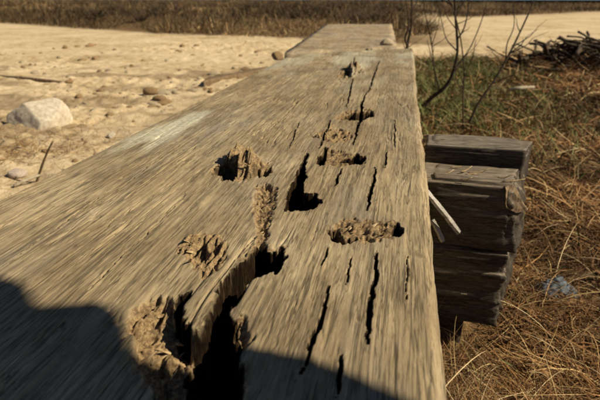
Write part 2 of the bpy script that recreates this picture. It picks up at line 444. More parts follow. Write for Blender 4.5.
# --- holes and the long split, cut to real depth, their black also painted
holes = [
 (((306,152),(309,153),(305,172),(302,192),(298,209),(291,211),(284,210),(288,198),(295,180),(301,165)), .17),
 (((297,196),(304,192),(313,194),(321,199),(319,204),(310,208),(297,210)), .07),
 (((254,244),(262,240),(269,247),(279,249),(285,256),(283,265),(275,272),(262,275),(249,278),(243,290),(232,306),(229,318),(233,332),(240,346),(244,362),(238,400),(232,440),(160,440),(169,398),(177,375),(184,352),(189,338),(196,327),(207,320),(213,311),(216,298),(223,284),(235,267),(247,255)), .22),
 (((317,164),(320,157),(326,147),(328,148),(325,159),(323,165)), .05),
 (((336,160),(349,156),(360,154),(367,158),(361,163),(350,163)), .045),
 (((394,224),(402,226),(404,232),(398,235),(393,231)), .05),
 (((325,230),(331,224),(337,227),(345,234),(358,238),(360,242),(343,241),(331,238)), .022),
 (((340,118),(350,112),(373,111),(373,116),(358,119)), .035),
 (((341,75),(347,69),(352,71),(351,77)), .02),
 (((212,172),(222,165),(232,166),(238,173),(234,180),(224,178)), .028),
 (((250,176),(257,169),(270,168),(269,174),(258,178)), .02),
 (((176,300),(181,294),(189,291),(191,294),(184,303),(182,316),(188,326),(182,326),(176,314)), .045),
 (((199,262),(202,252),(206,247),(207,255),(204,264)), .008),
]
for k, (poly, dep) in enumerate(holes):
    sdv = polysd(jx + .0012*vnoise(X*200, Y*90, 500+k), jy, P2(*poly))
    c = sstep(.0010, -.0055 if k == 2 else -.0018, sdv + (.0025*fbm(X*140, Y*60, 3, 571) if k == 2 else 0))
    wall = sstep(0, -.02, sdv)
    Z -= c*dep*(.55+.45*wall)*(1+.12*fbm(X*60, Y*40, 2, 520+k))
    cavity_shade = np.maximum(cavity_shade, sstep(.0024, .0008, sdv)*min(1, dep/.04))  # mask for the shade painted inside the holes
# the lip flap between crease and split stands a little high
c = on_z(206, 300); gs = np.exp(-(((X-c.x)/.022)**2+((Y-c.y)/.05)**2)); Z += .006*gs*(1-cavity_shade)
# rotten lining along the lips of the split
sdm = polysd(jx, jy, P2(*holes[2][0])); lip = sstep(.013, .0, sdm)*sstep(-.004, .001, sdm)*sstep(.1, .4, fbm(X*40, Y*18, 3, 555)+.12)
Z -= lip*.004*(.5+crumb(220, 120, 560)); rot = np.maximum(rot, lip*.85)

# --- narrow cracks (photo pixels, half width in m, depth)
cracks = [
 (((376,167),(374,182),(370,196),(366,210)), .0026, .05),
 (((377,247),(375,270),(372,300),(369,325),(366,346)), .0022, .05),
 (((329,284),(324,305),(318,325),(311,340),(306,356),(302,375)), .0020, .045),
 (((343,352),(339,372),(335,400)), .0014, .03),
 (((367,92),(362,104),(359,125),(352,148)), .004, .05),
 (((341,168),(338,178),(335,186)), .0022, .03),
 (((387,150),(384,170)), .0013, .03),
 (((331,120),(325,135),(318,150)), .003, .03),
 (((380,60),(372,80),(368,95)), .004, .03),
 (((353,78),(350,92),(346,108)), .003, .03),
 (((326,246),(322,268)), .0012, .02), (((408,255),(409,300)), .0010, .015),
 (((395,120),(394,150)), .0014, .02), (((300,120),(288,150)), .0016, .02),
 (((240,310),(228,350),(214,400)), .0012, .02), (((352,250),(347,290)), .0010, .02),
 (((120,180),(60,225),(10,262)), .0012, .012), (((230,110),(150,165),(90,210)), .0012, .012),
 (((180,200),(120,258),(80,300)), .0011, .012), (((310,90),(265,135)), .0018, .015),
]
for k, (ln, w, dep) in enumerate(cracks):
    wig = .0020*vnoise(Y*24, 0*Y+k, 601)+.0012*vnoise(Y*110, 0*Y+k, 602)
    d, T = linesd(X+wig, Y, P2(*ln))
    ww = 1.15*w*np.clip(4*T*(1-T), 0, 1)**1.1*(.35+1.0*(.5+.5*fbm(Y*45, 0*Y+k, 3, 603)))
    c = sstep(1.0, .25, d/np.maximum(ww, 1e-5))
    Z -= c*dep; cavity_shade = np.maximum(cavity_shade, sstep(.5, .9, c))
    Z += .0012*np.exp(-((d/(w*4))**2))*(1-c)
Z = np.maximum(Z, -.24)
mn = Z.copy()
for dj in (-1, 0, 1):
    for di in (-1, 0, 1): mn = np.minimum(mn, np.roll(np.roll(Z, dj, 0), di, 1))
cavity_shade = np.maximum(cavity_shade, sstep(.012, .028, Z-mn)); cavity_shade[:, :3] = 0; cavity_shade[:, -3:] = 0; cavity_shade[:2] = 0; cavity_shade[-2:] = 0
lc = on_z(168, 130); lich = sstep(.35, .75, np.exp(-(((X-lc.x)/.10)**2+((Y-lc.y)/.42)**2))*(.75+.5*fbm(X*22, Y*6, 4, 700)))
lich = np.maximum(lich, .6*sstep(.45, .7, .5+.5*fbm(X*10, Y*3, 4, 710))*sstep(1.6, 2.6, Y))

nr, nc = X.shape
top = np.stack([X, Y, ZT+Z], -1).reshape(-1, 3)
# sides: rings running down from the rim
idx = np.arange(nr*nc).reshape(nr, nc)
rim = np.concatenate([idx[0, :-1], idx[:-1, -1], idx[-1, :0:-1], idx[:0:-1, 0]])
cen = np.array([(XL+XR)/2, (YEND_R-.5)/2])
rv = top[rim]; nrm = np.zeros((len(rim), 2))
nrm[:nc-1, 1] = -1; nrm[nc-1:nc-1+nr-1, 0] = 1; nrm[nc+nr-2:2*nc+nr-3, 1] = 1; nrm[2*nc+nr-3:, 0] = -1
rings = [rim]; V = [top]; off = len(top); F = [grid_faces(nr, nc)]
BOT = .085
for zf in (.02, .05, .09, .14, .19, .24, .29, ZT-BOT):
    z = ZT-zf; pos = rv.copy(); pos[:, 2] = z
    al = rv[:, 0]+rv[:, 1]
    bul = .006*fbm(al*3, np.full(len(al), zf*22), 3, 800)+.003*fbm(al*2, np.full(len(al), zf*120), 3, 801)+.002*(zf < .1)
    if zf > .3: bul -= .01
    pos[:, :2] += nrm*bul[:, None]
    V.append(pos); rings.append(np.arange(off, off+len(rim))); off += len(rim)
for a, b in zip(rings[:-1], rings[1:]):
    F.append(np.stack([a, b, np.roll(b, -1), np.roll(a, -1)], -1))
V.append(np.array([[cen[0], cen[1], BOT]])); last = rings[-1]
F.append(np.stack([last, np.full(len(last), off), np.roll(last, -1)], -1))
V = np.concatenate(V); org = np.array([cen[0], cen[1], BOT])
me = mesh_np('weathered_timber', V-org, F)
pad = len(V)-nr*nc
fattr(me, 'rot', np.concatenate([rot.ravel(), np.zeros(pad)])); fattr(me, 'cavity_shade', np.concatenate([cavity_shade.ravel(), np.zeros(pad)]))
fattr(me, 'lichen', np.concatenate([lich.ravel(), np.zeros(pad)]))
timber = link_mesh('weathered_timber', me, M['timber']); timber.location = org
tag(timber, 'huge sun-bleached timber baulk with a deep black split and rotted bolt holes', 'timber')
def top_z(x, y):
    j = np.argmin(np.abs(Y[:, int(np.clip((x-XL)/(XR-XL)*(nc-1), 0, nc-1))]-y)); i = int(np.clip((x-XL)/(XR-XL)*(nc-1), 0, nc-1))
    return ZT+Z[j, i]

# loose splinters and fibre ends standing up in the rot (parts of the timber)
t = NT('splinter_wood', .85, .2); n1 = t.noise(t.coord((1, .2, 1)), 140, 4)
M['splinter'] = t.done(t.ramp(n1, [(.3, (.20, .12, .055)), (.5, (.40, .28, .14)), (.7, (.60, .46, .27))]))
rs = random.Random(5)
def splinter(u, v, length, width, az, tilt):
    p = on_z(u, v); z = top_z(p.x, p.y)-.002
    d = Vector((math.cos(az)*math.cos(tilt), math.sin(az)*math.cos(tilt), math.sin(tilt)))
    sd_ = Vector((-math.sin(az), math.cos(az), 0)); up = d.cross(sd_)
    V = []; L = [(0, .9), (.3, 1), (.7, .7), (1, .12)]
    bend = rs.uniform(-.15, .15)
    for f, w in L:
        c_ = Vector((p.x, p.y, z)) + d*(length*f) + sd_*(bend*length*f*f)
        for a, b in ((-1, -.4), (1, -.5), (.8, .5), (-.7, .6)):
            V.append(c_ + sd_*(a*width*w*.5) + up*(b*width*w*.5))
    F = []
    for i in range(3):
        for k in range(4): F.append((i*4+k, i*4+(k+1) % 4, i*4+4+(k+1) % 4, i*4+4+k))
    F += [(3, 2, 1, 0), (12, 13, 14, 15)]
    o = link_mesh('splinter', mesh_np('splinter', np.array([q[:] for q in V])-org, np.array(F), False), M['splinter'], timber)
    return o
for (u, v, ru, rv_, n_, lo, hi) in ((238,166,20,6,16,.010,.024), (200,250,20,14,14,.008,.020), (160,335,24,30,18,.008,.020), (263,212,9,24,10,.006,.015),
                                    (362,230,30,7,9,.008,.020), (340,157,22,5,6,.012,.03), (332,136,18,4,12,.014,.036), (355,114,14,4,8,.015,.035),
                                    (352,70,7,4,8,.02,.05)):
    for k in range(n_):
        a = rs.uniform(0, 6.28); r_ = math.sqrt(rs.random())
        splinter(u+ru*r_*math.cos(a), v+rv_*r_*math.sin(a), rs.uniform(lo, hi), rs.uniform(.0015, .0045), rs.choice((1.57, -1.57))+rs.gauss(0, .5), rs.uniform(-.1, .75))

# ------------------------------------------------------------------ other timbers
def rough_timber(name, A, B, C, D, z0, z1, m, seed, res=.012, amp=.006, flare=0):
    """hewn baulk: top outline A,B (near edge), C,D (far edge), between z0 and z1, all six faces as grids with carved relief"""
    A, B, C, D = (np.array(p[:2], float) for p in (A, B, C, D))
    nu = max(8, int(np.linalg.norm(B-A)/res)); nv = max(6, int(np.linalg.norm(D-A)/res)); nz = max(6, int((z1-z0)/res))
    def P(u, v, w):
        xy = ((1-u)*(1-v))[..., None]*A + (u*(1-v))[..., None]*B + (u*v)[..., None]*C + ((1-u)*v)[..., None]*D
        xy = xy + (flare*(1-w)**.7*u)[..., None]*(B-A)/np.linalg.norm(B-A)
        return np.concatenate([xy, (z0+(z1-z0)*w)[..., None]], -1)
    Vs = []; Fs = []; off = 0
    cc = P(np.array(.5), np.array(.5), np.array(.5))
    for (na, nb, f) in ((nu, nv, lambda a, b: (a, b, 0*a+1)), (nu, nv, lambda a, b: (a, 1-b, 0*a)), (nu, nz, lambda a, b: (a, 0*a, b)),
                        (nu, nz, lambda a, b: (1-a, 0*a+1, b)), (nv, nz, lambda a, b: (0*a+1, a, b)), (nv, nz, lambda a, b: (0*a, 1-a, b))):
        a, b = np.meshgrid(np.linspace(0, 1, na+1), np.linspace(0, 1, nb+1))
        q = P(*f(a, b)); Vs.append(q.reshape(-1, 3)); Fs.append(grid_faces(nb+1, na+1, off)); off += q.shape[0]*q.shape[1]
    V = np.concatenate(Vs)
    # worn: round the edges towards the middle and carve along the grain, from position so faces stay closed
    e = np.stack([V[:, 0], V[:, 1], V[:, 2]], -1)
    ga = (B-A)/np.linalg.norm(B-A); along = e[:, 0]*ga[0]+e[:, 1]*ga[1]; across = -e[:, 0]*ga[1]+e[:, 1]*ga[0]
    n1 = fbm(across*16+seed, along*2.5+e[:, 2]*21, 4, seed); n2 = fbm(e[:, 2]*55+across*40, along*5, 4, seed+1); n3 = fbm(across*60+e[:, 2]*90, along*4, 3, seed+2)
    dirv = e-np.array(cc); dirv /= np.linalg.norm(dirv, axis=1)[:, None]
    V = V + dirv*(amp*(n1*1.2+n2*.9+n3*.6))[:, None]
    hw = np.array([np.linalg.norm(B-A)/2, np.linalg.norm(D-A)/2, (z1-z0)/2])
    loc = np.stack([along-(cc[0]*ga[0]+cc[1]*ga[1]), across-(-cc[0]*ga[1]+cc[1]*ga[0]), V[:, 2]-cc[2]], -1)
    near = np.sum(np.abs(loc)/hw > 1-.012/hw, axis=1)
    V = V - dirv*(.006*(near >= 2)*(.6+.6*n2))[:, None]
    o3 = np.array([cc[0], cc[1], z0])
    me = mesh_np(name, V-o3, Fs)
    bm = bmesh.new(); bm.from_mesh(me); bmesh.ops.remove_doubles(bm, verts=bm.verts, dist=.0008); bm.to_mesh(me); bm.free()
    me.polygons.foreach_set('use_smooth', np.full(len(me.polygons), True))
    o = link_mesh(name, me, m); o.location = o3
    return o

# cross timbers butted against the right-hand side of the baulk
ZN = .374
nl = on_z(425, 180, ZN); nrr = on_z(508, 187, ZN)
fa = Vector((nrr.x-nl.x, nrr.y-nl.y, 0)).normalized(); fn = Vector((-fa.y, fa.x, 0))      # along the face, away from the camera
x0 = XR-.003
def base(t_, dep): 
    p = Vector((nl.x, nl.y, 0)) + fa*t_ + fn*dep; return p
tl = (x0-nl.x)/fa.x; tr = (nrr-Vector((nl.x, nl.y, ZN))).length
rest_z = .055
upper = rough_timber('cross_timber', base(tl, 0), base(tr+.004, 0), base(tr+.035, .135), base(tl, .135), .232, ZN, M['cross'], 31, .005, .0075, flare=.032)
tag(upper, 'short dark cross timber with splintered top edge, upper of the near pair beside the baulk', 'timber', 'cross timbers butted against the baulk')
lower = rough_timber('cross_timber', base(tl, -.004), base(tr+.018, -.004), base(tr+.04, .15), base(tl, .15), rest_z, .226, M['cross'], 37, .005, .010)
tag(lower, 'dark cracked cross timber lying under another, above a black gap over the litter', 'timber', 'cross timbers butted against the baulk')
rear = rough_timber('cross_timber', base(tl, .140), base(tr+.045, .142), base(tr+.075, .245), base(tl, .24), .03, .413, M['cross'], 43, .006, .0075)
tag(rear, 'grey upright-edged cross timber standing higher behind the dark pair', 'timber', 'cross timbers butted against the baulk')
gap_block = rough_timber('added_gap_block', base(tl+.01, .022), base(tr-.045, .022), base(tr-.035, .13), base(tl+.01, .13), -.05, .054, M['cross_dark'], 47, .012, .003)  # added block: props the timber and keeps sunlight out of the gap
tag(gap_block, 'low dark block added under the lower cross timber to support it and blacken the gap', 'block')
ru_ = random.Random(8)
for k in range(9):
    q = base(ru_.uniform(.02, tr-.01), ru_.uniform(.0, .09)); az_ = math.atan2(fa.y, fa.x)+ru_.gauss(0, .25); L_ = ru_.uniform(.02, .06)
    e_ = q+Vector((math.cos(az_), math.sin(az_), 0))*L_; lz = ZN+.004
    c_ = [(q.x, q.y, lz, .0012), ((q.x+e_.x)/2, (q.y+e_.y)/2, lz+.001, .0016), (e_.x, e_.y, lz+ru_.uniform(0, .012), .0006)]
    o = tube_obj('splinter', [(a0-upper.location.x, b0_-upper.location.y, c0-upper.location.z, r0_) for a0, b0_, c0, r0_ in c_], M['splinter'], upper, 4, k, .1, 2)
# pale lath lying from the baulk's edge down the face of the dark timber
a_ = on_y(423, 188, base(tl, 0).y-.03); b_ = on_y(459, 233, base(tl, 0).y-.05)
def lath(name, a_, b_, w, th, m):
    d = (b_-a_); L = d.length; d.normalize(); s_ = Vector((0, 0, 1)).cross(d).normalized(); up = d.cross(s_); 
    bm = bmesh.new(); rows = []
    for i in range(9):
        f = i/8; c = a_+d*(L*f)+up*(.0015*math.sin(f*3)); ww = w*(1-.25*(f > .95))
        rows.append([bm.verts.new(c+s_*(sx*ww*.5*(1+.12*math.sin(i*2.3)))+up*(sz*th*.5)) for sx, sz in ((-1,-1),(1,-1),(1,1),(-1,1))])
    for r0, r1 in zip(rows[:-1], rows[1:]):
        for k in range(4): bm.faces.new((r0[k], r0[(k+1) % 4], r1[(k+1) % 4], r1[k]))
    bm.faces.new(rows[0][::-1]); bm.faces.new(rows[-1])
    bmesh.ops.recalc_face_normals(bm, faces=bm.faces)
    return link_mesh(name, bm_mesh(name, bm), m)
tag(lath('lath', a_, b_, .017, .006, M['lath']), 'pale white lath leaning from the baulk across the dark cross timber', 'lath')
a2 = on_y(432, 220, base(tl, 0).y-.03); b2 = on_y(443, 242, base(tl, 0).y-.05)
tag(lath('wood_chip', a2, b2, .010, .005, M['lath']), 'small white wood chip under the pale lath', 'wood chip')

# the next timber beyond the far end
fz = ZT-.004
far = rough_timber('weathered_timber', on_z(284, 52.8, fz), on_z(397, 47.0, fz), on_z(392, 24, fz+.0), on_z(326, 24, fz), .06, fz, M['timber_far'], 61, .05, .010)
tag(far, 'pale timber lying end to end beyond the far end of the split baulk', 'timber')
near_c = on_z(386, 45, fz)
# ------------------------------------------------------------------ stones
def stone_mesh(name, seed, sub=3, flat=.7, cuts=7, m=None):
    bm = bmesh.new(); bmesh.ops.create_icosphere(bm, subdivisions=sub, radius=1)
    rr = random.Random(seed); pl = []
    for k in range(cuts):
        d = Vector((rr.gauss(0, 1), rr.gauss(0, 1), rr.gauss(0, .8))).normalized(); pl.append((d, rr.uniform(.55, .85)))
    for v in bm.verts:
        p = v.co.copy()
        for d, h in pl:
            q = p.dot(d)
            if q > h: p -= d*(q-h)*.97
        p += p.normalized()*(.035*mnoise.noise(p*2.2+Vector((seed, 0, 0)))+.022*mnoise.noise(p*6+Vector((0, seed, 0))))
        p.z = max(p.z*flat, -.42*flat); v.co = p
    mn = min(v.co.z for v in bm.verts)
    for v in bm.verts: v.co.z -= mn
    me = bm_mesh(name, bm, True); me.materials.append(m); return me
def put(name, me, x, y, s, rz, sink=.15, label=None, cat=None, group=None, sz=None):
    o = bpy.data.objects.new(name, me); col.objects.link(o)
    o.scale = s if not isinstance(s, (int, float)) else (s, s, s)
    o.rotation_euler.z = rz; o.location = (x, y, gz(x, y)-sink*o.scale[2]*.5); tag(o, label, cat, group); return o
SZ = .10
bp = on_z(38, 127, SZ); wpx = (CAM_Z-SZ)/(-ray(38, 127).z)/520
print('boulder width', 62*wpx)
bo = put('boulder', stone_mesh('boulder', 27, 5, .74, 13, M['boulder']), bp.x-.012, bp.y+.05, (30*wpx*1.08, 24*wpx, 30*wpx), YAW+.15, .12,
         'big pale angular boulder lying on the sand', 'boulder')
p = on_z(18, 176, SZ); put('stone', stone_mesh('stone', 22, 3, .8, 6, M['pinkstone']), p.x, p.y, .033, .4, .2, 'pinkish stone in the litter beside the thin upright stick', 'stone')
p = on_z(112, 136, SZ); put('stone', stone_mesh('stone', 23, 3, .8, 6, M['boulder']), p.x, p.y, .024, .9, .2, 'small pale stone on the sand close to the edge of the baulk', 'stone')
p = on_z(277, 58, ZT); o = put('stone', stone_mesh('stone', 24, 3, .9, 6, M['clod']), p.x, p.y, .034, .9, 0, 'brown lump resting on the left edge at the far end of the baulk', 'lump'); o.location.z = ZT-.008
p = on_z(386, 46, fz); o = put('stone', stone_mesh('stone', 29, 3, 1.0, 12, M['stone']), p.x, p.y+.08, (.055, .045, .034), .3, 0, 'pale stone sitting on the joint between the two timbers', 'stone'); o.location.z = fz+.0
sm = [stone_mesh('pebble', 100+k, 2, .75, 6, M['stone'] if k % 2 else M['clod']) for k in range(8)]
rs = random.Random(77); cnt = 0
G_P = 'small stones and clods scattered over the sand'
for k in range(900):
    u = rs.uniform(-10, 265); v = rs.choice((rs.uniform(42, 100), rs.uniform(70, 165)))
    p = on_z(u, v, SZ)
    if p.x > XL-.06 or p.y+.43*p.x > 7.2: continue
    dens = .5+.5*float(fbm(np.array([p.x*1.1]), np.array([p.y*1.1]), 3, 51)[0])
    if rs.random() > dens*.62: continue
    px = rs.choice((1.6, 2.0, 2.6, 3.2, 4.2, 5.5)); r_ = px*p.length/520*.62*rs.uniform(.7, 1.2)
    if (p.x-bp.x)**2+(p.y-bp.y-.09)**2 < .19**2: continue
    i = rs.randrange(8); tan = i % 2
    put('pebble' if tan else 'clod', sm[i], p.x, p.y, (r_*rs.uniform(.9, 1.5), r_, r_*rs.uniform(.6, 1)), rs.uniform(0, 6), .3,
        'small pale pebble lying on the sandy ground' if tan else 'small brown clod of earth on the sandy ground', 'pebble' if tan else 'clod', G_P + (' (pebbles)' if tan else ' (clods)'))
    cnt += 1
    if cnt >= 230: break
for k in range(26):
    f = rs.random(); p = on_z(150+118*f+rs.gauss(0, 3), 107-43*f-abs(rs.gauss(0, 3.5)), SZ); p.x = min(p.x, XL-.05)
    r_ = rs.uniform(.02, .055); i = rs.randrange(8)
    put('rubble_lump', sm[i], p.x, p.y, (r_*rs.uniform(.9, 1.6), r_, r_*rs.uniform(.5, .9)), rs.uniform(0, 6), .3, 'lump of rubble lying in the sand along the left edge of the baulk', 'rubble', 'rubble along the edge of the baulk')

yb = base(tr, 0).y
fr_ = [(506, 187, yb-.002), (512, 184, yb+.02), (520, 195, yb+.02), (527, 211, yb+.012), (516, 213, yb+.0), (506, 207, yb-.004)]
bm = bmesh.new(); f0 = [bm.verts.new(on_y(*q)) for q in fr_]; f1 = [bm.verts.new(v.co+Vector((.002, .035, -.004))) for v in f0]
bm.faces.new(f0); bm.faces.new(f1[::-1])
for k in range(len(f0)): bm.faces.new((f0[k], f1[k], f1[(k+1) % len(f0)], f0[(k+1) % len(f0)]))
bmesh.ops.recalc_face_normals(bm, faces=bm.faces); bmesh.ops.triangulate(bm, faces=bm.faces)
bmesh.ops.subdivide_edges(bm, edges=bm.edges, cuts=4, use_grid_fill=True)
for v in bm.verts: v.co += Vector((1, -1, 1))*.0035*mnoise.noise(v.co*90)+Vector((0, -1, 0))*.004*mnoise.noise(v.co*40)
tag(link_mesh('wood_flake', bm_mesh('wood_flake', bm, False), M['stick']), 'brown broken flake of wood on the end of the dark cross timber', 'wood flake')

# plank edge half buried to the left of the baulk near its far end
pl = rough_timber('plank', on_z(203, 81, .145), on_z(262, 69, .145), on_z(268, 66, .145), on_z(209, 77, .145), .06, .145, M['stick'], 71, .018, .014)
tag(pl, 'low weathered plank half buried in sand along the left side of the baulk', 'plank')
# sticks
b0 = on_z(37, 180, .10); dpt = b0.y
tag(tube_obj('twig', [(*on_y(36, 184, dpt), .0045), (*on_y(42, 166, dpt), .0042), (*on_y(47, 153, dpt), .0036), (*on_y(53, 141, dpt), .0028)], M['stick']), 'thin brown twig stuck upright in the sand beside the baulk', 'twig')
tag(tube_obj('twig', [(*on_z(14, 186, .115), .006), (*on_z(26, 180, .125), .006), (*on_z(40, 175, .12), .004)], M['palestick']), 'pale straw-coloured twig lying by the upright twig', 'twig')
tag(tube_obj('twig', [(*on_z(-6, 76, .11), .013), (*on_z(30, 79, .12), .014), (*on_z(62, 82, .11), .010)], M['stick']), 'long thin stick lying flat on the sand beyond the boulder', 'stick')

# ------------------------------------------------------------------ saplings on the right
def stems(name, label, trunk, branches, m, seed, group=None):
    """trunk/branches as (px, py, distance, radius)"""
    root = bpy.data.objects.new(name, None); col.objects.link(root)
    def W(q): p_ = on_y(q[0], q[1], q[2]); return (p_.x, p_.y, p_.z, q[3]*.78)
    tc = [W(q) for q in trunk]; z0 = gz(tc[0][0], tc[0][1])
    tc = [(tc[0][0], tc[0][1], min(z0-.01, tc[0][2]), tc[0][3]*1.1)] + tc[(1 if abs(tc[0][2]-z0) < .08 else 0):]
    bp_ = Vector(tc[0][:3]); root.location = bp_
    def sh(c): return [(q[0]-bp_.x, q[1]-bp_.y, q[2]-bp_.z, q[3]) for q in c]
    tube_obj('trunk', sh(tc), m, root, 8, seed, .12)
    for k, b in enumerate(branches): tube_obj('branch', sh([W(q) for q in b]), m, root, 6, seed+k+1, .12)
    rt = random.Random(seed*7+1); up_ = Vector((0, 0, 1))
    P_ = curve_pts(sh(tc), 4); n0 = max(3, len(P_)//4)
    for k in range(9):
        q = Vector(P_[rt.randrange(n0, len(P_)-1)][:3]); a = rt.uniform(0, 6.28); L_ = rt.uniform(.10, .32)
        d_ = Vector((math.cos(a), math.sin(a), rt.uniform(.4, 1.3))).normalized(); c_ = [(*q, .0034)]
        for f in (.4, .7, 1): c_.append((*(q+d_*L_*f+up_*.05*L_*f+Vector((rt.gauss(0, .012), rt.gauss(0, .012), 0))), .0032*(1-.75*f)))
        tube_obj('twig', c_, m, root, 5, k, .1, 2)
    tag(root, label, 'sapling', group); return root
y4 = 3.55
stems('sapling', 'slim bare sapling standing by the right corner of the baulk end', [(408,70,4.1,.014), (407,48,4.1,.014), (411,28,4.1,.011), (412,8,4.1,.009), (411,-25,4.1,.008), (414,-80,4.1,.004)],
      [[(407,45,4.1,.012), (405,38,4.05,.010), (409,25,4.0,.007), (407,8,4.0,.005), (403,-20,4.0,.003)], [(412,10,4.1,.006), (420,-4,4.15,.004), (428,-25,4.2,.002)]], M['bark'], 3)
stems('sapling', 'crooked dark sapling bending away from the side of the baulk then rising upright', [(419,110,3.45,.019), (430,99,3.45,.017), (444,88,3.45,.015), (452,75,3.45,.013), (457,55,3.45,.011), (457,35,3.45,.010), (455,10,3.45,.008), (454,-40,3.45,.006), (458,-110,3.45,.003)],
      [[(452,75,3.45,.010), (460,62,3.5,.007), (470,48,3.55,.005), (480,25,3.6,.004), (486,5,3.6,.003)], [(457,40,3.45,.006), (464,28,3.4,.005), (468,10,3.4,.004), (471,-20,3.4,.002)],
       [(440,91,3.45,.007), (437,80,3.4,.004), (433,62,3.4,.003), (427,40,3.4,.002)], [(456,50,3.45,.006), (446,38,3.5,.004), (441,18,3.5,.003), (434,-8,3.5,.002)]], M['bark_dark'], 13)
stems('sapling', 'thin straight stem rising between the crooked sapling and the leaning one', [(464,131,2.95,.0075), (463,100,2.95,.006), (464,70,2.95,.005), (460,35,2.95,.004), (452,5,2.95,.003), (446,-40,2.95,.002)],
      [[(464,78,2.95,.004), (472,58,2.95,.003), (476,40,2.95,.002)]], M['bark'], 23)
stems('sapling', 'long dark stem leaning out over the dry grass', [(465,126,3.0,.009), (478,104,3.05,.009), (492,84,3.1,.008), (506,60,3.15,.007), (520,32,3.2,.006), (536,-4,3.3,.005), (556,-60,3.4,.003)],
      [[(506,60,3.15,.005), (507,44,3.15,.004), (514,26,3.1,.003), (513,5,3.1,.002)], [(492,84,3.1,.004), (505,78,3.1,.003), (522,70,3.1,.002)]], M['bark_dark'], 33)
stems('sapling', 'faint thin sapling beyond the crooked one, forking near its top', [(437,88,4.6,.008), (434,66,4.6,.007), (431,40,4.6,.006), (425,12,4.6,.005), (420,-30,4.6,.003)],
      [[(432,45,4.6,.005), (438,25,4.6,.004), (441,5,4.6,.003)]], M['bark'], 43)

tag(tube_obj('stick', [(*on_z(508, 90, .07), .012), (*on_z(520, 88, .09), .014), (*on_z(534, 87, .08), .010)], M['palestick']), 'short bleached stick lying in the green grass', 'stick')

# ------------------------------------------------------------------ brush pile
rs = random.Random(19); pc = on_z(585, 62, .1)
for k in range(150):
    a = rs.uniform(0, math.pi*2); L = rs.uniform(.25, .75); r_ = rs.choice((.007, .010, .014, .022))
    cx = pc.x+rs.gauss(0, .36)+.03; cy = pc.y+rs.gauss(0, .30)
    hmax = .23*math.exp(-(((cx-pc.x)/.6)**2+((cy-pc.y)/.45)**2)); zc = gz(cx, cy)+r_+rs.uniform(0, hmax)
    tz = rs.gauss(0, .16); d = Vector((math.cos(a), math.sin(a), tz)).normalized()
    ctrl = []
    for f in (-.5, -.2, .15, .5):
        q = Vector((cx, cy, zc))+d*(L*f)+Vector((rs.gauss(0, .02), rs.gauss(0, .02), rs.gauss(0, .02)))
        q.z = max(q.z, gz(q.x, q.y)+r_*.7); ctrl.append((*q, r_*(1-.5*(f+.5))))
    tag(tube_obj('dead_branch', ctrl, (M['bark'] if k % 3 else M['bark_dark']) if k % 7 else M['stick'], None, 6, k, .15, 3),
        'dark dead branch heaped in the brush pile on the dry grass' if k % 7 else 'bare brown dead branch among the dark ones of the brush pile', 'branch', 'branches of the brush pile' + ('' if k % 7 else ', brown'))

# ------------------------------------------------------------------ bluish scrap in the litter
p = on_z(557, 279, .05); bm = bmesh.new(); n_ = 26; rows = []
for i in range(n_):
    r0 = []
    for j in range(n_):
        a = (i/(n_-1)-.5)*.10; b = (j/(n_-1)-.5)*.075
        w = 1+.25*mnoise.noise(Vector((a*20, b*20, 3)))
        h = .022*(1-(2*a/.10)**2*.8)*(1-(2*b/.075)**2*.8)+.020*abs(mnoise.noise(Vector((a*34, b*34, 1))))+.006*mnoise.noise(Vector((a*110, b*110, 7)))
        r0.append(bm.verts.new((a*w, b*w, max(h, 0))))
    rows.append(r0)
for i in range(n_-1):
    for j in range(n_-1): bm.faces.new((rows[i][j], rows[i+1][j], rows[i+1][j+1], rows[i][j+1]))
t = NT('blue_grey_plastic', .75, .25); t.b.inputs['Transmission Weight'].default_value = .15
sc = link_mesh('plastic_scrap', bm_mesh('plastic_scrap', bm, True), t.done(t.ramp(t.noise(t.coord(), 60, 4), [(.35, (.07, .085, .10)), (.6, (.15, .175, .20))])))
mod = sc.modifiers.new('thickness', 'SOLIDIFY'); mod.thickness = .002
sc.location = (p.x, p.y, gz(p.x, p.y)+.012); sc.rotation_euler = (.25, -.1, .4)
tag(sc, 'crumpled blue-grey plastic scrap lying in the dry needles', 'plastic scrap')

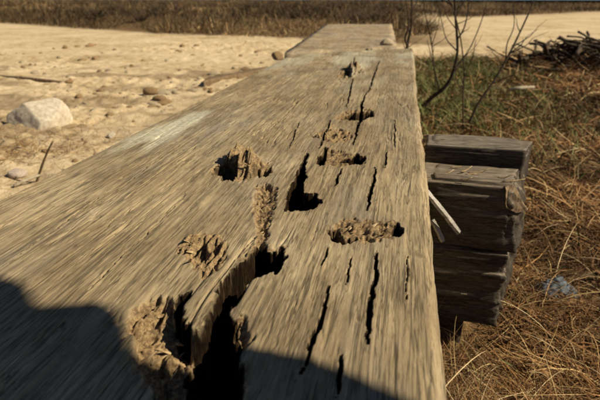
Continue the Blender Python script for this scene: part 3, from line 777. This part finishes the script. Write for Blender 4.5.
# ------------------------------------------------------------------ dry litter and grass
def strands(name, x, y, z, L, wid, tilt, bend, cols, seg=3, az=None, label=None, cat=None, parent=None):
    n_ = len(x); az = RNG.uniform(0, 2*np.pi, n_) if az is None else az
    f = np.linspace(0, 1, seg+1)[None, :]
    t0 = tilt[:, None]; ang = t0 - bend[:, None]*f
    dx = np.cos(ang); dz = np.sin(ang)
    s_ = np.cumsum(np.concatenate([np.zeros((n_, 1)), dx[:, :-1]], 1), 1)*L[:, None]/seg
    h = np.cumsum(np.concatenate([np.zeros((n_, 1)), dz[:, :-1]], 1), 1)*L[:, None]/seg
    curl = RNG.normal(0, .5, n_)[:, None]*f*f*L[:, None]*.5
    ca, sa = np.cos(az)[:, None], np.sin(az)[:, None]
    px = x[:, None]+ca*s_-sa*curl; py = y[:, None]+sa*s_+ca*curl; pz = z[:, None]+h
    pz = np.maximum(pz, ground_z(px.ravel(), py.ravel()).reshape(px.shape)-.004) 
    w = wid[:, None]*(1-.8*f**2)*.5
    tw = RNG.uniform(-.9, .9, n_)[:, None]
    ox = -sa*np.cos(tw)*w; oy = ca*np.cos(tw)*w; oz = np.sin(tw)*w
    V = np.stack([np.stack([px-ox, py-oy, pz-oz], -1), np.stack([px+ox, py+oy, pz+oz], -1)], 2).reshape(n_, -1, 3)
    b0 = (np.arange(n_)*(2*(seg+1)))[:, None]
    q = np.concatenate([np.stack([b0+2*k, b0+2*k+1, b0+2*k+3, b0+2*k+2], -1) for k in range(seg)], 1).reshape(-1, 4)
    me = mesh_np(name, V.reshape(-1, 3), q)
    cattr(me, 'tint', np.repeat(cols, 2*(seg+1), 0))
    o = link_mesh(name, me, M['tint'], parent); tag(o, label, cat, kind='stuff'); return o
def pal(n_, table, wts, jit=.22):
    w = np.array(wts, float); i = RNG.choice(len(table), n_, p=w/w.sum()); c = np.array(table)[i]
    return np.clip(c*(1+RNG.normal(0, jit, (n_, 1))), .005, 1)
def scatter(n_, fn):
    """positions from random picture-independent polar draws, kept where fn is true"""
    r_ = np.exp(RNG.uniform(math.log(.55), math.log(7.5), n_)); a = RNG.uniform(R(50), R(95), n_)
    x = r_*np.cos(a); y = r_*np.sin(a); k = fn(x, y); return x[k], y[k]
def block_hit(x, y):
    u = (x-nl.x)*fa.x+(y-nl.y)*fa.y; d = (x-nl.x)*fn.x+(y-nl.y)*fn.y
    return (u > -.2) & (u < tr+.05-.16*(d < -.01)) & (d > -.045) & (d < .24)
okr = lambda x, y: (x > XR+.01) & ~block_hit(x, y) & (y < 6.0+.3*x)
STRAW = [(.46, .32, .145), (.34, .21, .09), (.25, .128, .048), (.135, .066, .027), (.54, .41, .225), (.31, .165, .06)]
green_m = lambda x, y: 1.6*np.exp(-(((x-.5)/.58)**2+((y-4.8)/1.4)**2))
x, y = scatter(82000, okr); keep = RNG.random(len(x)) > .75*np.clip(green_m(x, y), 0, 1); x, y = x[keep], y[keep]; n_ = len(x); d = np.hypot(x, y)
strands('dry_litter', x, y, ground_z(x, y)+RNG.uniform(-.003, .022, n_), RNG.uniform(.05, .15, n_)*(.8+.2*d), np.clip(.0014*np.maximum(d, .8), .0011, .008)*RNG.uniform(.6, 1.9, n_),
        RNG.normal(.10, .22, n_), RNG.normal(.2, .5, n_), pal(n_, STRAW, (1.8, 4, 7, 7, .7, 6))*(.58+.66*sstep(-.3, .35, fbm(x*2.6, y*2.6, 3, 955)))[:, None], 3, label='mat of dry reddish-brown needles and straw beside the timbers', cat='litter')
# longer bent straws lying across
x, y = scatter(1700, okr); n_ = len(x); d = np.hypot(x, y)
strands('dry_grass', x, y, ground_z(x, y)+RNG.uniform(.0, .02, n_), RNG.uniform(.08, .25, n_), np.clip(.0018*np.maximum(d, .8), .0015, .006)*RNG.uniform(.7, 1.4, n_),
        RNG.uniform(.1, .9, n_), RNG.uniform(.4, 1.7, n_), pal(n_, STRAW[:2]+[STRAW[4]], (5, 3, 4)), 6, label='long bent straw-coloured grass stalks lying over the litter', cat='grass')
# broken bark flakes and leaf bits
x, y = scatter(9000, okr); n_ = len(x); d = np.hypot(x, y)
strands('leaf_litter', x, y, ground_z(x, y)+RNG.uniform(0, .015, n_), RNG.uniform(.012, .04, n_), RNG.uniform(.006, .016, n_), RNG.normal(.1, .35, n_), RNG.normal(.2, .5, n_),
        pal(n_, [(.16, .08, .03), (.10, .05, .02), (.28, .17, .08), (.05, .03, .018)], (4, 4, 2, 3)), 2, label='small brown flakes of bark and dead leaf in the litter', cat='litter')
# green grass
x, y = scatter(120000, lambda x, y: okr(x, y) & (RNG.random(len(x)) < np.clip(green_m(x, y), 0, 1)*sstep(-.55, .25, fbm(x*3, y*3, 3, 909)))); n_ = len(x); d = np.hypot(x, y)
strands('green_grass', x, y, ground_z(x, y)-.003, RNG.uniform(.05, .15, n_), RNG.uniform(.003, .008, n_), RNG.uniform(.5, 1.4, n_), RNG.uniform(.2, 1.2, n_),
        pal(n_, [(.13, .155, .045), (.18, .19, .06), (.27, .235, .095), (.085, .11, .035)], (4, 4, 2, 3)), 3, label='patch of short green grass among the saplings', cat='grass')
# litter on the sand next to the baulk's left edge
n_ = 4500; x = np.concatenate([XL-np.abs(RNG.normal(0, .09, 1500))-.015, RNG.normal(-1.35, .32, 3000)]); y = np.concatenate([RNG.uniform(.9, 2.6, 1500), RNG.normal(1.82, .22, 3000)])
x = np.minimum(x, XL-.015)
k = RNG.random(n_) < sstep(-.2, .3, fbm(x*5, y*4, 3, 931)); x, y = x[k], y[k]; n_ = len(x)
strands('dry_litter', x, y, ground_z(x, y)+RNG.uniform(0, .01, n_), RNG.uniform(.03, .09, n_), RNG.uniform(.0014, .003, n_), RNG.normal(.1, .3, n_), RNG.normal(.2, .5, n_),
        pal(n_, STRAW, (3, 4, 5, 3, 1, 3)), 3, label='thin line of dry straw on the sand along the left edge of the baulk', cat='litter')
# dead grass on the bank and the field beyond
n_ = 110000; y = np.exp(RNG.uniform(math.log(7.2), math.log(70), n_)); x = RNG.uniform(-.98, .62, n_)*y
wobn = .5*fbm(x*.5, y*.5, 3, 91)
k = np.where(x < .2+.6*vnoise(y*.6, x*.6, 79), bank_edge(x, y) > 0, y-1.2*x+wobn > 16.5) & (vnoise(x*.35, y*.25, 77) > -.9)
x, y = x[k], y[k]; n_ = len(x)
strands('dead_grass', x, y, ground_z(x, y)-.01, RNG.uniform(.05, .20, n_)*(1+.014*y)*(.45+1.1*sstep(-.5, .6, fbm(x*.5, y*.5, 3, 83))), RNG.uniform(.007, .014, n_)*(.7+.045*y), RNG.uniform(.5, 1.5, n_), RNG.uniform(0, 1.3, n_),
        np.clip(pal(n_, [(.20, .125, .055), (.11, .065, .03), (.33, .22, .105), (.05, .032, .018), (.115, .10, .042)], (3, 4, 1.8, 4, 3))*(.55+1.3*sstep(-.25, .55, fbm(x*.22, y*.35, 3, 78)))[:, None], 0, 1), 2,
        label='brown dead grass covering the bank beyond the sand', cat='grass')
# low leafless shrubs on the bank
rs = random.Random(41); shrub_meshes = []
for s_ in range(4):
    Vs = []; Qs = []; Ts = []; off = 0
    for k in range(46):
        a = rs.uniform(0, 6.28); sp = rs.uniform(.1, .75); L = rs.uniform(.25, .6); ctrl = []
        for f in (0, .35, .7, 1):
            ctrl.append((math.cos(a)*sp*L*f+rs.gauss(0, .02), math.sin(a)*sp*L*f+rs.gauss(0, .02), L*f*(1-.25*sp*f), .011*(1-.7*f)))
        c_ = np.array(ctrl); v_, q_, t_ = tube_np(c_[:, :3], c_[:, 3], 4, k)
        Vs.append(v_); Qs.append(q_+off); Ts.append(t_+off); off += len(v_)
    shrub_meshes.append((np.concatenate(Vs), np.concatenate(Qs), np.concatenate(Ts)))
sme = []
for v_, q_, t_ in shrub_meshes:
    m_ = mesh_np('bare_shrub', v_, [q_, t_]); m_.materials.append(M['bark']); sme.append(m_)
for k in range(46):
    y = math.exp(rs.uniform(math.log(10.5), math.log(30))); x = rs.uniform(-.72, .02)*y
    o = bpy.data.objects.new('bare_shrub', sme[k % 4]); col.objects.link(o); s_ = rs.uniform(.5, .95)
    o.location = (x, y, gz(x, y)-.02); o.scale = (s_*1.6, s_*1.6, s_*.7); o.rotation_euler.z = rs.uniform(0, 6)
    tag(o, 'low bare brown shrub on the bank of dead grass', 'shrub', 'bare shrubs on the bank')

# ------------------------------------------------------------------ the photographer, whose shadow falls on the near end
def loft(bm, rings, n=20):
    """rings: (cx, cy, cz, rx, front, back) horizontal ovals from bottom to top"""
    prev = None; first = None
    for (cx, cy, cz, rx, fr, bk) in rings:
        cur = []
        for k in range(n):
            a = 2*math.pi*k/n; sy = math.sin(a)
            cur.append(bm.verts.new((cx+rx*math.cos(a), cy+(fr if sy > 0 else bk)*sy, cz)))
        if prev:
            for k in range(n): bm.faces.new((prev[k], prev[(k+1) % n], cur[(k+1) % n], cur[k]))
        else: bm.faces.new(cur[::-1])
        prev = cur
    bm.faces.new(prev)
def limb(bm, ctrl, n=12):
    V, Q, T = tube_np([c[:3] for c in ctrl], [c[3] for c in ctrl], n)
    vs = [bm.verts.new(v) for v in V]
    for f in list(Q)+list(T): bm.faces.new([vs[i] for i in f])
PX, PY0 = 1.10, .238; g0 = gz(PX, PY0)
bm = bmesh.new()
C = lambda z, y, rx, fr, bk: (0, y, z, rx, fr, bk)
# front outline of chest, throat, jaw and face read from the shadow's edge on the timber
loft(bm, [C(.84, .0, .155, .10, .12), C(.95, .0, .165, .11, .11), C(1.05, .0, .155, .115, .10), C(1.15, .01, .165, .115, .11), C(1.25, .015, .18, .090, .12), C(1.33, .015, .19, .115, .12),
          C(1.385, .01, .185, .158, .11), C(1.415, .0, .15, .165, .085), C(1.432, .0, .10, .13, .08), C(1.447, .01, .065, .085, .07), C(1.46, .012, .058, .075, .062), C(1.475, .02, .057, .085, .065), C(1.49, .03, .060, .098, .075),
          C(1.51, .04, .064, .150, .09), C(1.53, .045, .067, .168, .10), C(1.555, .05, .070, .150, .10), C(1.575, .05, .072, .142, .105), C(1.60, .05, .074, .152, .105), C(1.625, .05, .076, .185, .11), C(1.66, .05, .077, .196, .11),
          C(1.69, .05, .077, .17, .11), C(1.72, .045, .073, .145, .105), C(1.75, .04, .062, .115, .09), C(1.772, .035, .040, .07, .06), C(1.782, .03, .015, .03, .03)], 24)
for s_ in (-1, 1):
    limb(bm, [(s_*.085, 0, .93, .085), (s_*.09, .005, .75, .078), (s_*.095, .012, .52, .058), (s_*.10, -.01, .35, .056), (s_*.105, -.02, .12, .042), (s_*.105, -.02, .05, .045)])
    limb(bm, [(s_*.105, -.07, .045, .040), (s_*.11, .02, .048, .044), (s_*.115, .13, .035, .036), (s_*.115, .17, .03, .024)])
    limb(bm, [(s_*.165, .0, 1.375, .058), (s_*.215, .0, 1.30, .054), (s_*.245, -.01, 1.12, .044), (s_*.24, .08, .98, .038), (s_*.20, .17, .96, .027), (s_*.185, .205, .96, .030), (s_*.175, .245, .96, .034)])
    for q, (dz, L, rr_) in enumerate(((.028, .075, .0095), (.010, .085, .010), (-.009, .080, .0095), (-.027, .062, .0085))):
        b_ = Vector((s_*.172, .262, .96+dz)); limb(bm, [(*b_, rr_), (b_.x-s_*.004, b_.y+L*.45, b_.z-.006, rr_), (b_.x-s_*.018, b_.y+L*.75, b_.z-.02, rr_*.95), (b_.x-s_*.034, b_.y+L*.85, b_.z-.034, rr_*.8)], 8)
    limb(bm, [(s_*.172, .215, .985, .011), (s_*.150, .235, 1.005, .011), (s_*.135, .262, 1.012, .0095), (s_*.128, .285, 1.008, .008)], 8)
    limb(bm, [(s_*.070, .045, 1.62, .012), (s_*.088, .035, 1.645, .016), (s_*.086, .035, 1.665, .014)], 8)          # ears
limb(bm, [(0, .19, 1.665, .010), (0, .235, 1.655, .014), (0, .236, 1.648, .012)], 8)                                  # nose
bmesh.ops.recalc_face_normals(bm, faces=bm.faces)
tmp = link_mesh('person', bm_mesh('person', bm))
rm = tmp.modifiers.new('r', 'REMESH'); rm.mode = 'VOXEL'; rm.voxel_size = .0075; rm.use_smooth_shade = True
smo = tmp.modifiers.new('s', 'SMOOTH'); smo.factor = .4; smo.iterations = 3
dg = bpy.context.evaluated_depsgraph_get(); me = bpy.data.meshes.new_from_object(tmp.evaluated_get(dg)); me.name = 'person'
bpy.data.objects.remove(tmp)
def cloth(name, c): 
    t = NT(name, .9, .15); n_ = t.noise(t.coord(), 30, 4); return t.done(t.mix(n_, tuple(.8*x for x in c), c), t.bump(t.noise(t.coord(), 900, 2), .2, .001))
t = NT('skin', .55, .35); skin = t.done(t.mix(t.noise(t.coord(), 20, 3), (.48, .27, .18), (.58, .36, .26)))
for m_ in (skin, cloth('grey_shirt', (.20, .21, .23)), cloth('dark_trousers', (.035, .045, .07)), cloth('brown_shoes', (.06, .035, .02)), cloth('dark_hair', (.022, .016, .012)), cloth('eye_white', (.6, .6, .58))): me.materials.append(m_)
npoly = len(me.polygons); cc = np.zeros(npoly*3, np.float32); me.polygons.foreach_get('center', cc); cc = cc.reshape(-1, 3)
mi = np.zeros(npoly, np.int32); z_ = cc[:, 2]; yy = cc[:, 1]; ax = np.abs(cc[:, 0])
mi[(z_ < 1.44) & ~((z_ < 1.06) & (yy > .155))] = 1; mi[(z_ < .97) & (yy < .155) & (ax < .215)] = 2; mi[z_ < .09] = 3
eye = ((ax-.031)/.014)**2+((z_-1.674)/.007)**2 < 1; mi[eye & (yy > .15)] = 5
me.polygons.foreach_set('material_index', mi); me.polygons.foreach_set('use_smooth', np.ones(npoly, bool)); me.update()
person = link_mesh('person', me); person.location = (PX, PY0, g0)
tag(person, 'person in grey shirt standing beside the baulk, whose shadow falls on its near end', 'person')
bm = bmesh.new()
loft(bm, [(0, -.005, 1.60, .076, .01, .062), (0, .0, 1.65, .084, .03, .075), (0, .03, 1.69, .086, .06, .105), (0, .045, 1.72, .084, .125, .118), (0, .04, 1.755, .074, .12, .104), (0, .035, 1.785, .05, .08, .075), (0, .03, 1.798, .018, .035, .035)], 24)
bmesh.ops.recalc_face_normals(bm, faces=bm.faces)
link_mesh('hair', bm_mesh('hair', bm, True), me.materials[4], person)
